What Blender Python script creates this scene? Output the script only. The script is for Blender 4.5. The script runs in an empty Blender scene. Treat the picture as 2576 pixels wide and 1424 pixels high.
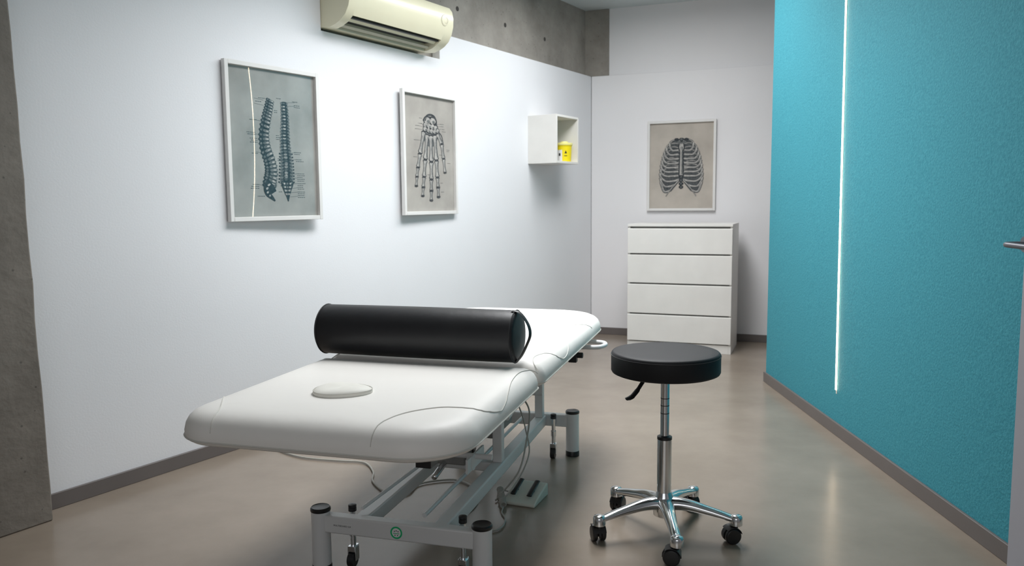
import bpy, bmesh, math, random
from mathutils import Vector, Matrix
random.seed(7)
scene = bpy.context.scene
try:
    scene.view_settings.view_transform = 'Standard'
    scene.view_settings.look = 'None'
except Exception as ex:
    print(ex)

# ---------------------------------------------------------------- materials
def newmat(name):
    m = bpy.data.materials.new(name); m.use_nodes = True
    nt = m.node_tree
    return m, nt, nt.nodes['Principled BSDF']

def mat(name, col, rough=0.5, metal=0.0, col2=None, nscale=6.0, ndetail=5.0, bump=0.0, bscale=60.0,
        coat=0.0, spec=0.5, emit=None, estr=0.0, contrast=(0.35, 0.65), bdist=0.01, bdetail=4.0, crough=0.05, cior=1.5):
    m, nt, b = newmat(name)
    N, L = nt.nodes, nt.links
    b.inputs['Base Color'].default_value = (*col, 1)
    b.inputs['Roughness'].default_value = rough
    b.inputs['Metallic'].default_value = metal
    b.inputs['Specular IOR Level'].default_value = spec
    b.inputs['Coat Weight'].default_value = coat
    b.inputs['Coat Roughness'].default_value = crough
    b.inputs['Coat IOR'].default_value = cior
    tc = N.new('ShaderNodeTexCoord')
    if col2 is None:
        col2 = tuple(c * 0.95 for c in col)
    n = N.new('ShaderNodeTexNoise'); n.inputs['Scale'].default_value = nscale
    n.inputs['Detail'].default_value = ndetail
    L.new(tc.outputs['Object'], n.inputs['Vector'])
    r = N.new('ShaderNodeValToRGB')
    r.color_ramp.elements[0].position = contrast[0]; r.color_ramp.elements[1].position = contrast[1]
    r.color_ramp.elements[0].color = (*col, 1); r.color_ramp.elements[1].color = (*col2, 1)
    L.new(n.outputs['Fac'], r.inputs['Fac']); L.new(r.outputs['Color'], b.inputs['Base Color'])
    if bump > 0:
        n2 = N.new('ShaderNodeTexNoise'); n2.inputs['Scale'].default_value = bscale
        n2.inputs['Detail'].default_value = bdetail
        L.new(tc.outputs['Object'], n2.inputs['Vector'])
        bp = N.new('ShaderNodeBump'); bp.inputs['Strength'].default_value = bump
        bp.inputs['Distance'].default_value = bdist
        L.new(n2.outputs['Fac'], bp.inputs['Height']); L.new(bp.outputs['Normal'], b.inputs['Normal'])
    if emit:
        b.inputs['Emission Color'].default_value = (*emit, 1)
        b.inputs['Emission Strength'].default_value = estr
    return m

M = {}
M['white_wall'] = mat('white_paint', (0.805, 0.81, 0.83), 0.6, nscale=1.5, col2=(0.79, 0.795, 0.815), bump=0.05, bscale=120, spec=0.3)
M['back_wall'] = mat('back_paint', (0.84, 0.83, 0.84), 0.6, nscale=1.5, col2=(0.825, 0.815, 0.825), bump=0.05, bscale=120, spec=0.3)
M['ceiling'] = mat('ceiling_paint', (0.60, 0.66, 0.67), 0.7)
M['base'] = mat('baseboard_paint', (0.150, 0.132, 0.125), 0.45)
M['white_lacquer'] = mat('white_lacquer', (0.80, 0.785, 0.75), 0.4)
M['gap'] = mat('dark_gap', (0.40, 0.39, 0.37), 0.6)
M['hole'] = mat('tie_hole', (0.05, 0.045, 0.04), 0.8)
M['frame_white'] = mat('frame_white', (0.76, 0.75, 0.73), 0.4)
M['vinyl_white'] = mat('white_vinyl', (0.90, 0.875, 0.83), 0.48, nscale=3, col2=(0.885, 0.86, 0.815), bump=0.22, bscale=5, bdist=0.02, bdetail=3, spec=0.35)
M['vinyl_cream'] = mat('cream_vinyl', (0.90, 0.88, 0.81), 0.55, spec=0.3)
M['vinyl_seam'] = mat('seam_white', (0.66, 0.64, 0.59), 0.55)
M['vinyl_black'] = mat('black_vinyl', (0.012, 0.012, 0.014), 0.45, col2=(0.016, 0.016, 0.018), bump=0.15, bscale=14, bdist=0.01, bdetail=3, spec=0.4)
M['vinyl_seat'] = mat('black_vinyl_seat', (0.011, 0.011, 0.013), 0.55, col2=(0.014, 0.014, 0.016), spec=0.28)
M['stitch'] = mat('black_stitch', (0.03, 0.03, 0.032), 0.6)
M['steel_white'] = mat('powder_coated_steel', (0.72, 0.73, 0.73), 0.38, col2=(0.69, 0.70, 0.70))
M['black_plastic'] = mat('black_plastic', (0.013, 0.013, 0.014), 0.35)
M['chrome'] = mat('chrome', (0.74, 0.75, 0.76), 0.16, metal=1.0, nscale=3, col2=(0.70, 0.71, 0.72))
M['chrome_dark'] = mat('chrome_ring', (0.12, 0.12, 0.12), 0.25, metal=0.8)
M['mech_dark'] = mat('mechanism_dark', (0.24, 0.24, 0.23), 0.5)
M['cable'] = mat('grey_cable', (0.42, 0.41, 0.37), 0.5)
M['pedal_body'] = mat('pedal_body', (0.62, 0.64, 0.57), 0.5)
M['cream'] = mat('cream_plastic', (0.80, 0.755, 0.56), 0.3, col2=(0.78, 0.735, 0.545))
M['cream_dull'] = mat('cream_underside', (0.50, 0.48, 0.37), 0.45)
M['vent_dark'] = mat('vent_dark', (0.02, 0.02, 0.02), 0.5)
M['emblem_grey'] = mat('emblem_grey', (0.45, 0.43, 0.34), 0.4)
M['yellow'] = mat('yellow_plastic', (0.90, 0.72, 0.01), 0.35)
M['yellow_lid'] = mat('pale_yellow_lid', (0.86, 0.80, 0.30), 0.35)
M['label_white'] = mat('label_white', (0.85, 0.85, 0.85), 0.5)
def ink(name, c1, c2, sc):
    return mat(name, c1, 0.5, nscale=sc, col2=c2, coat=1.0, crough=0.0, spec=0.1, cior=1.8)
M['ink'] = ink('ink_dark', (0.020, 0.026, 0.031), (0.045, 0.052, 0.058), 60)
M['ink_mid'] = ink('ink_mid', (0.09, 0.098, 0.10), (0.18, 0.188, 0.185), 90)
M['ink_light'] = ink('ink_light', (0.30, 0.295, 0.28), (0.48, 0.46, 0.43), 60)
M['print_black'] = mat('print_black', (0.02, 0.02, 0.02), 0.5)
M['green'] = mat('green_print', (0.01, 0.50, 0.18), 0.5)
M['door_paint'] = mat('door_paint', (0.42, 0.42, 0.46), 0.5)
M['handle_grey'] = mat('handle_metal', (0.16, 0.16, 0.18), 0.4, metal=0.5)

def paper(name, c1, c2, sc=3.0, ior=1.6):
    return mat(name, c1, 0.5, col2=c2, nscale=sc, ndetail=11, contrast=(0.28, 0.72), coat=1.0, crough=0.0, spec=0.1, cior=ior)
M['paper_a'] = paper('aged_paper_cool', (0.40, 0.39, 0.365), (0.245, 0.24, 0.222), 5, 1.95)
M['paper_b'] = paper('aged_paper_neutral', (0.46, 0.435, 0.395), (0.31, 0.29, 0.265), 5)
M['paper_c'] = paper('aged_paper_warm', (0.56, 0.51, 0.45), (0.41, 0.37, 0.325), 5)

def concrete(name, c1, c2, c3, bs=0.35):
    m, nt, b = newmat(name); N, L = nt.nodes, nt.links
    tc = N.new('ShaderNodeTexCoord')
    n = N.new('ShaderNodeTexNoise'); n.inputs['Scale'].default_value = 2.6; n.inputs['Detail'].default_value = 10
    n.inputs['Roughness'].default_value = 0.68
    L.new(tc.outputs['Object'], n.inputs['Vector'])
    r = N.new('ShaderNodeValToRGB')
    r.color_ramp.elements[0].position = 0.32; r.color_ramp.elements[1].position = 0.68
    r.color_ramp.elements[0].color = (*c1, 1); r.color_ramp.elements[1].color = (*c2, 1)
    L.new(n.outputs['Fac'], r.inputs['Fac'])
    v = N.new('ShaderNodeTexVoronoi'); v.inputs['Scale'].default_value = 22
    L.new(tc.outputs['Object'], v.inputs['Vector'])
    r2 = N.new('ShaderNodeValToRGB')
    r2.color_ramp.elements[0].position = 0.07; r2.color_ramp.elements[1].position = 0.11
    r2.color_ramp.elements[0].color = (*c3, 1); r2.color_ramp.elements[1].color = (1, 1, 1, 1)
    L.new(v.outputs['Distance'], r2.inputs['Fac'])
    mx = N.new('ShaderNodeMixRGB'); mx.blend_type = 'MULTIPLY'; mx.inputs['Fac'].default_value = 0.6
    L.new(r.outputs['Color'], mx.inputs[1]); L.new(r2.outputs['Color'], mx.inputs[2])
    L.new(mx.outputs['Color'], b.inputs['Base Color'])
    b.inputs['Roughness'].default_value = 0.75
    bp = N.new('ShaderNodeBump'); bp.inputs['Strength'].default_value = bs; bp.inputs['Distance'].default_value = 0.015
    n2 = N.new('ShaderNodeTexNoise'); n2.inputs['Scale'].default_value = 30; n2.inputs['Detail'].default_value = 6
    L.new(tc.outputs['Object'], n2.inputs['Vector']); L.new(n2.outputs['Fac'], bp.inputs['Height'])
    L.new(bp.outputs['Normal'], b.inputs['Normal'])
    return m
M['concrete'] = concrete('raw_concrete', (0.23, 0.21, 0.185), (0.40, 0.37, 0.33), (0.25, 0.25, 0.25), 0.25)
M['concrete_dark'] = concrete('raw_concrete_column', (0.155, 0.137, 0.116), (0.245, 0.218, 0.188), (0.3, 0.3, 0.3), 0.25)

def teal():
    m, nt, b = newmat('teal_textured_plaster'); N, L = nt.nodes, nt.links
    tc = N.new('ShaderNodeTexCoord')
    n = N.new('ShaderNodeTexNoise'); n.inputs['Scale'].default_value = 120; n.inputs['Detail'].default_value = 3
    n.inputs['Roughness'].default_value = 0.6
    L.new(tc.outputs['Object'], n.inputs['Vector'])
    r = N.new('ShaderNodeValToRGB')
    r.color_ramp.elements[0].position = 0.3; r.color_ramp.elements[1].position = 0.7
    r.color_ramp.elements[0].color = (0.036, 0.236, 0.300, 1); r.color_ramp.elements[1].color = (0.062, 0.318, 0.388, 1)
    L.new(n.outputs['Fac'], r.inputs['Fac']); L.new(r.outputs['Color'], b.inputs['Base Color'])
    b.inputs['Roughness'].default_value = 0.75; b.inputs['Specular IOR Level'].default_value = 0.25
    bp = N.new('ShaderNodeBump'); bp.inputs['Strength'].default_value = 0.65; bp.inputs['Distance'].default_value = 0.0035
    L.new(n.outputs['Fac'], bp.inputs['Height']); L.new(bp.outputs['Normal'], b.inputs['Normal'])
    return m
M['teal'] = teal()

def floor_mat():
    m, nt, b = newmat('polished_resin_floor'); N, L = nt.nodes, nt.links
    tc = N.new('ShaderNodeTexCoord')
    n = N.new('ShaderNodeTexNoise'); n.inputs['Scale'].default_value = 2.2; n.inputs['Detail'].default_value = 9
    n.inputs['Roughness'].default_value = 0.6
    L.new(tc.outputs['Object'], n.inputs['Vector'])
    r = N.new('ShaderNodeValToRGB')
    r.color_ramp.elements[0].position = 0.25; r.color_ramp.elements[1].position = 0.75
    r.color_ramp.elements[0].color = (0.210, 0.171, 0.133, 1); r.color_ramp.elements[1].color = (0.295, 0.245, 0.197, 1)
    L.new(n.outputs['Fac'], r.inputs['Fac'])
    mp = N.new('ShaderNodeMapping'); mp.inputs['Scale'].default_value = (2.0, 26.0, 1); mp.inputs['Rotation'].default_value = (0, 0, 0.6)
    L.new(tc.outputs['Object'], mp.inputs['Vector'])
    n3 = N.new('ShaderNodeTexNoise'); n3.inputs['Scale'].default_value = 3.0; n3.inputs['Detail'].default_value = 10
    L.new(mp.outputs['Vector'], n3.inputs['Vector'])
    r3 = N.new('ShaderNodeValToRGB'); r3.color_ramp.elements[0].position = 0.70; r3.color_ramp.elements[1].position = 0.84
    r3.color_ramp.elements[0].color = (0, 0, 0, 1); r3.color_ramp.elements[1].color = (0.25, 0.25, 0.25, 1)
    L.new(n3.outputs['Fac'], r3.inputs['Fac'])
    mx = N.new('ShaderNodeMixRGB'); mx.inputs[2].default_value = (0.36, 0.31, 0.26, 1)
    L.new(r3.outputs['Color'], mx.inputs['Fac']); L.new(r.outputs['Color'], mx.inputs[1])
    L.new(mx.outputs['Color'], b.inputs['Base Color'])
    b.inputs['Roughness'].default_value = 0.23
    n2 = N.new('ShaderNodeTexNoise'); n2.inputs['Scale'].default_value = 4; n2.inputs['Detail'].default_value = 2
    L.new(tc.outputs['Object'], n2.inputs['Vector'])
    bp = N.new('ShaderNodeBump'); bp.inputs['Strength'].default_value = 0.03; bp.inputs['Distance'].default_value = 0.02
    L.new(n2.outputs['Fac'], bp.inputs['Height']); L.new(bp.outputs['Normal'], b.inputs['Normal'])
    return m
M['floor'] = floor_mat()
M['led'] = mat('led_glow', (1, 0.9, 0.8), 0.5, emit=(1.0, 0.77, 0.54), estr=12.0)

# ---------------------------------------------------------------- geometry helper
def catmull(pts, n=8, closed=False):
    P = [Vector(p) for p in pts]; out = []
    m = len(P); rng = m if closed else m - 1
    for i in range(rng):
        if closed:
            p0, p1, p2, p3 = P[(i-1) % m], P[i], P[(i+1) % m], P[(i+2) % m]
        else:
            p1, p2 = P[i], P[i+1]
            p0 = P[i-1] if i > 0 else p1*2-p2
            p3 = P[i+2] if i+2 < m else p2*2-p1
        for k in range(n):
            t = k/n
            out.append(0.5*((2*p1)+(-p0+p2)*t+(2*p0-5*p1+4*p2-p3)*t*t+(-p0+3*p1-3*p2+p3)*t**3))
    if not closed: out.append(P[-1].copy())
    return out

class G:
    def __init__(s): s.v = []; s.f = []; s.m = []
    def add(s, vs, fs, mi=0, X=None):
        o = len(s.v)
        for p in vs:
            p = Vector(p)
            s.v.append(X @ p if X else p)
        for f in fs:
            s.f.append([o+i for i in f]); s.m.append(mi)
        return s
    def box(s, x0, x1, y0, y1, z0, z1, mi=0, X=None):
        vs = [(x, y, z) for x in (x0, x1) for y in (y0, y1) for z in (z0, z1)]
        return s.add(vs, [(0,1,3,2),(4,6,7,5),(0,4,5,1),(2,3,7,6),(0,2,6,4),(1,5,7,3)], mi, X)
    def prism(s, poly, a0, a1, axis='z', mi=0, X=None):
        def mk(p, a):
            return {'z': (p[0], p[1], a), 'x': (a, p[0], p[1]), 'y': (p[0], a, p[1])}[axis]
        n = len(poly)
        vs = [mk(p, a0) for p in poly]+[mk(p, a1) for p in poly]
        fs = [list(range(n)), list(range(n, 2*n))]+[(i, (i+1) % n, n+(i+1) % n, n+i) for i in range(n)]
        return s.add(vs, fs, mi, X)
    def sweep(s, pts, rw, rh=None, seg=12, mi=0, closed=False, up=None, X=None):
        P = [Vector(p) for p in pts]; n = len(P)
        if not isinstance(rw, (list, tuple)): rw = [rw]*n
        if rh is None: rh = rw
        if not isinstance(rh, (list, tuple)): rh = [rh]*n
        vs = []; side = None
        for i in range(n):
            a = P[(i-1) % n] if (closed or i > 0) else P[i]
            b = P[(i+1) % n] if (closed or i < n-1) else P[i]
            t = (b-a).normalized()
            if up is not None:
                side = t.cross(Vector(up)).normalized()
            elif side is None:
                u = Vector((0, 0, 1)) if abs(t.z) < 0.9 else Vector((1, 0, 0))
                side = t.cross(u).normalized()
            else:
                side = (side - t*side.dot(t)).normalized()
            q = side.cross(t).normalized()
            for k in range(seg):
                an = 2*math.pi*k/seg
                vs.append(P[i]+side*math.cos(an)*rw[i]+q*math.sin(an)*rh[i])
        fs = []
        rng = n if closed else n-1
        for i in range(rng):
            j = (i+1) % n
            for k in range(seg):
                l = (k+1) % seg
                fs.append((i*seg+k, i*seg+l, j*seg+l, j*seg+k))
        if not closed:
            fs.append(list(range(seg))); fs.append([(n-1)*seg+k for k in range(seg)])
        return s.add(vs, fs, mi, X)
    def cyl(s, p0, p1, r, r1=None, seg=24, mi=0, X=None):
        return s.sweep([p0, p1], [r, r if r1 is None else r1], seg=seg, mi=mi, X=X)
    def lathe(s, prof, c=(0,0,0), axis='z', seg=40, mi=0, X=None):
        vs = []
        for r, h in prof:
            r = max(r, 1e-5)
            for k in range(seg):
                a = 2*math.pi*k/seg
                x, y = r*math.cos(a), r*math.sin(a)
                q = {'z': (x, y, h), 'x': (h, x, y), 'y': (x, h, y)}[axis]
                vs.append((q[0]+c[0], q[1]+c[1], q[2]+c[2]))
        n = len(prof); fs = []
        for i in range(n-1):
            for k in range(seg):
                l = (k+1) % seg
                fs.append((i*seg+k, i*seg+l, (i+1)*seg+l, (i+1)*seg+k))
        fs.append(list(range(seg))); fs.append([(n-1)*seg+k for k in range(seg)])
        return s.add(vs, fs, mi, X)
    def obj(s, name, mats, parent=None, bevel=0.0, angle=35, bseg=2, recalc=True, label=None):
        me = bpy.data.meshes.new(name)
        me.from_pydata([tuple(v) for v in s.v], [], s.f)
        if not isinstance(mats, (list, tuple)): mats = [mats]
        for mm in mats: me.materials.append(M[mm])
        for i, p in enumerate(me.polygons):
            p.material_index = s.m[i]; p.use_smooth = True
        if recalc:
            bm = bmesh.new(); bm.from_mesh(me)
            bmesh.ops.recalc_face_normals(bm, faces=bm.faces[:]); bm.to_mesh(me); bm.free()
        me.set_sharp_from_angle(angle=math.radians(angle))
        ob = bpy.data.objects.new(name, me); scene.collection.objects.link(ob)
        if parent: ob.parent = parent
        if bevel > 0:
            md = ob.modifiers.new('bevel', 'BEVEL'); md.width = bevel; md.segments = bseg
            md.limit_method = 'ANGLE'; md.angle_limit = math.radians(40); md.harden_normals = False
        if label: ob['label'] = label
        return ob

def empty(name, loc, rotz=0.0, label='', cat='', group=None):
    e = bpy.data.objects.new(name, None); scene.collection.objects.link(e)
    e.location = loc; e.rotation_euler = (0, 0, math.radians(rotz)); e.empty_display_size = 0.1
    e['label'] = label; e['category'] = cat
    if group: e['group'] = group
    return e

def structure(ob):
    ob['kind'] = 'structure'; return ob

# ---------------------------------------------------------------- frames of reference
A = Vector((-1.755, 2.929, 0)); LROT = math.degrees(math.atan2(0.849, 0.528))
B = Vector((0.685, 6.85, 0)); BROT = -21.0
def put(ob, loc, rot):
    ob.location = loc; ob.rotation_euler = (0, 0, math.radians(rot)); return ob
CEIL = 2.735
LS = (B-A).length

g = G(); g.box(-5, 4.2, -3, 8.2, -0.1, 0); structure(g.obj('floor', 'floor'))
g = G(); g.box(-5, 4.2, 0.2, 8.2, CEIL, CEIL+0.1); structure(g.obj('ceiling', 'ceiling'))

H1 = 2.188
poly = [(-0.3, 0), (LS, 0), (LS, H1), (2.50, H1), (2.50, 2.03), (1.491, 2.03), (1.491, CEIL), (-0.3, CEIL)]
g = G(); g.prism(poly, 0, 0.06, axis='y'); w = structure(put(g.obj('wall_left', 'white_wall', bevel=0.003), A, LROT))
g = G(); g.box(1.3, LS+0.3, 0.062, 0.30, 1.9, CEIL)
w = structure(put(g.obj('wall_left_upper', 'concrete'), A, LROT))
for i, (sx, hz) in enumerate(((2.78, 2.395), (3.36, 2.395), (3.93, 2.39))):
    g = G(); g.lathe([(0.0155, 0.0605), (0.0155, 0.066)], c=(sx, 0, hz), axis='y', seg=20)
    structure(put(g.obj('trim_%d' % (i+3), 'hole'), A, LROT))

g = G(); g.box(0, 3.2, 0, 0.10, 0, H1); structure(put(g.obj('wall_back', 'back_wall', bevel=0.003), B, BROT))
g = G(); g.box(0.1, 3.2, 0.030, 0.099, H1+0.001, CEIL); structure(put(g.obj('wall_back_upper', 'back_wall'), B, BROT))
g = G(); g.box(-0.10, 0.145, 0.02, 0.20, H1+0.001, CEIL); structure(put(g.obj('trim_2', 'concrete', bevel=0.004), B, BROT))
g = G(); g.box(3.1, 3.2, -1.0, 7.0, 0, CEIL); structure(g.obj('wall_right_niche', 'back_wall'))

tp = [(1.60, 4.95), (1.76, 4.95), (1.76, 1.1), (1.5397, 1.1)]
g = G(); g.prism(tp, 0, CEIL); structure(g.obj('wall_right', 'teal', bevel=0.004))
def tx(y): return 1.60-0.0157*(4.95-y)
g = G(); g.prism([(1.60-0.012, 4.962), (1.77, 4.962), (1.77, 4.95), (1.60, 4.95), (tx(1.1), 1.1), (tx(1.1)-0.012, 1.1)], 0, 0.062)
structure(g.obj('baseboard_right', 'base', bevel=0.002))
g = G(); g.box(-0.06, LS-0.002, -0.013, 0, 0, 0.06); structure(put(g.obj('baseboard_left', 'base', bevel=0.002), A, LROT))
g = G(); g.box(0.02, 3.1, -0.013, 0, 0, 0.06); structure(put(g.obj('baseboard_back', 'base', bevel=0.002), B, BROT))

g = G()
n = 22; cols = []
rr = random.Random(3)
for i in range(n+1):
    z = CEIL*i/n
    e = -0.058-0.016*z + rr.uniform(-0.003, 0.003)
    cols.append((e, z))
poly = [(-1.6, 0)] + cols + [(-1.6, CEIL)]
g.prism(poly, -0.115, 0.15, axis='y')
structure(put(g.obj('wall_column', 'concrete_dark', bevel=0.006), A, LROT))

g = G(); g.box(1.29, 1.33, 1.15, 2.0, 0.008, 2.08)
door = structure(g.obj('door_1', 'door_paint', bevel=0.002))
g = G()
g.lathe([(0.020, 0), (0.020, 0.006), (0.008, 0.007), (0.008, 0.045)], c=(1.245, 1.93, 1.035), axis='x', seg=24)
g.sweep(catmull([(1.248, 1.93, 1.035), (1.222, 1.935, 1.035), (1.198, 1.925, 1.035), (1.196, 1.88, 1.034), (1.200, 1.80, 1.032)], 6),
        [0.008]*24+[0.005], [0.007]*24+[0.004], seg=12)
g.obj('handle', 'handle_grey', parent=door)

# ---------------------------------------------------------------- LED strip
led = empty('led_strip', (tx(3.86), 3.86, 0.22), 0, 'thin glowing warm-white LED strip running up the teal wall', 'light strip')
g = G(); pts = []; rws = []
for i in range(0, 336):
    z = i*0.0075
    yy = -0.045*(1-z/2.5)
    pts.append((-0.0055+0.0157*yy, yy, z)); rws.append(0.0036+0.0009*math.cos(i*math.pi/2))
g.sweep(pts, rws, 0.0026, seg=8, up=(1, 0, 0))
g.obj('glowing_strip', 'led', parent=led)
g = G()
g.add([(0, -0.050, -0.02), (0, -0.040, -0.02), (0, 0.005, 2.51), (0, -0.005, 2.51), (-0.0025, -0.050, -0.02), (-0.0025, -0.040, -0.02), (-0.0025, 0.005, 2.51), (-0.0025, -0.005, 2.51)],
      [(0,1,2,3),(4,5,6,7),(0,1,5,4),(1,2,6,5),(2,3,7,6),(3,0,4,7)])
g.obj('backing_tape', 'white_lacquer', parent=led)

# ---------------------------------------------------------------- pictures
FW, FH, BD = 0.553, 0.731, 0.020
def strip(g, pts, w, mi, layer, dome):
    P = [Vector((p[0], p[1])) for p in pts]; n = len(P)
    if not isinstance(w, (list, tuple)): w = [w]*n
    vs = []
    for i in range(n):
        a = P[max(i-1, 0)]; b = P[min(i+1, n-1)]
        t = (b-a); t = t.normalized() if t.length > 1e-9 else Vector((1, 0))
        q = Vector((-t.y, t.x))*w[min(i, len(w)-1)]*0.5
        for c in (P[i]+q, P[i]-q):
            vs.append((c.x, -dome(c.x, c.y)-0.0003*layer, c.y))
    g.add(vs, [(2*i, 2*i+1, 2*i+3, 2*i+2) for i in range(n-1)], mi)
def blob(g, c, rx, ry, mi, layer, dome, rot=0, seg=12, jit=0.10):
    vs = []
    for k in range(seg):
        a = 2*math.pi*k/seg; j = 1+random.uniform(-jit, jit)
        x, y = rx*math.cos(a)*j, ry*math.sin(a)*j
        X = c[0]+x*math.cos(rot)-y*math.sin(rot); Y = c[1]+x*math.sin(rot)+y*math.cos(rot)
        vs.append((X, -dome(X, Y)-0.0003*layer, Y))
    g.add(vs, [list(range(seg))], mi)
def poly2(g, pts, mi, layer, dome):
    g.add([(p[0], -dome(p[0], p[1])-0.0003*layer, p[1]) for p in pts], [list(range(len(pts)))], mi)
def cat2(pts, n=6):
    return [(p.x, p.y) for p in catmull([(a, b, 0) for a, b in pts], n)]

def textlines(g, x, y, n, dome, right=True, ln=0.03):
    for i in range(n):
        x0 = x; l = random.uniform(0.6, 1.0)*ln
        pos = x0
        while abs(pos-x0) < l:
            step = random.uniform(0.006, 0.014)
            q = pos+(step*0.8 if right else -step*0.8)
            strip(g, [(pos, y-i*0.009), (q, y-i*0.009)], 0.0026, 1, 1, dome)
            pos += step if right else -step

def picture(name, loc, rot, paper_mat, draw, label, yaw=0.0, sag=0.0, lift=0.0):
    e = empty(name, loc, rot+yaw, label, 'picture')
    g = G(); W, Hh = FW/2, FH
    d0, d1 = -0.026-lift, -0.002-lift
    g.box(-W, -W+BD, d0, d1, 0, Hh); g.box(W-BD, W, d0, d1, 0, Hh)
    g.box(-W+BD, W-BD, d0, d1, 0, BD); g.box(-W+BD, W-BD, d0, d1, Hh-BD, Hh)
    g.obj('picture_frame', 'frame_white', parent=e, bevel=0.0015)
    iw, ih = W-BD, Hh-2*BD
    def dome(x, y):
        return 0.008+lift+sag*(1-(x/iw)**2)*(1-0.35*((y-Hh/2)/(ih/2))**2)
    g = G(); nx, ny = 30, 36; vs = []
    for j in range(ny+1):
        for i in range(nx+1):
            x = -iw+2*iw*i/nx; y = BD+ih*j/ny
            vs.append((x, -dome(x, y), y))
    fs = [(j*(nx+1)+i, j*(nx+1)+i+1, (j+1)*(nx+1)+i+1, (j+1)*(nx+1)+i) for j in range(ny) for i in range(nx)]
    g.add(vs, fs, 0)
    def U(fx, fy):
        return (-iw+2*iw*fx, BD+ih*(1-fy))
    draw(g, U, dome)
    g.obj('anatomical_print', [paper_mat, 'ink', 'ink_mid', 'ink_light'], parent=e, recalc=False)
    g = G(); g.box(-W+BD*0.5, W-BD*0.5, -0.004-lift, -0.001-lift, BD*0.5, Hh-BD*0.5)
    g.obj('backing_board', 'gap', parent=e)
    return e

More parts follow.
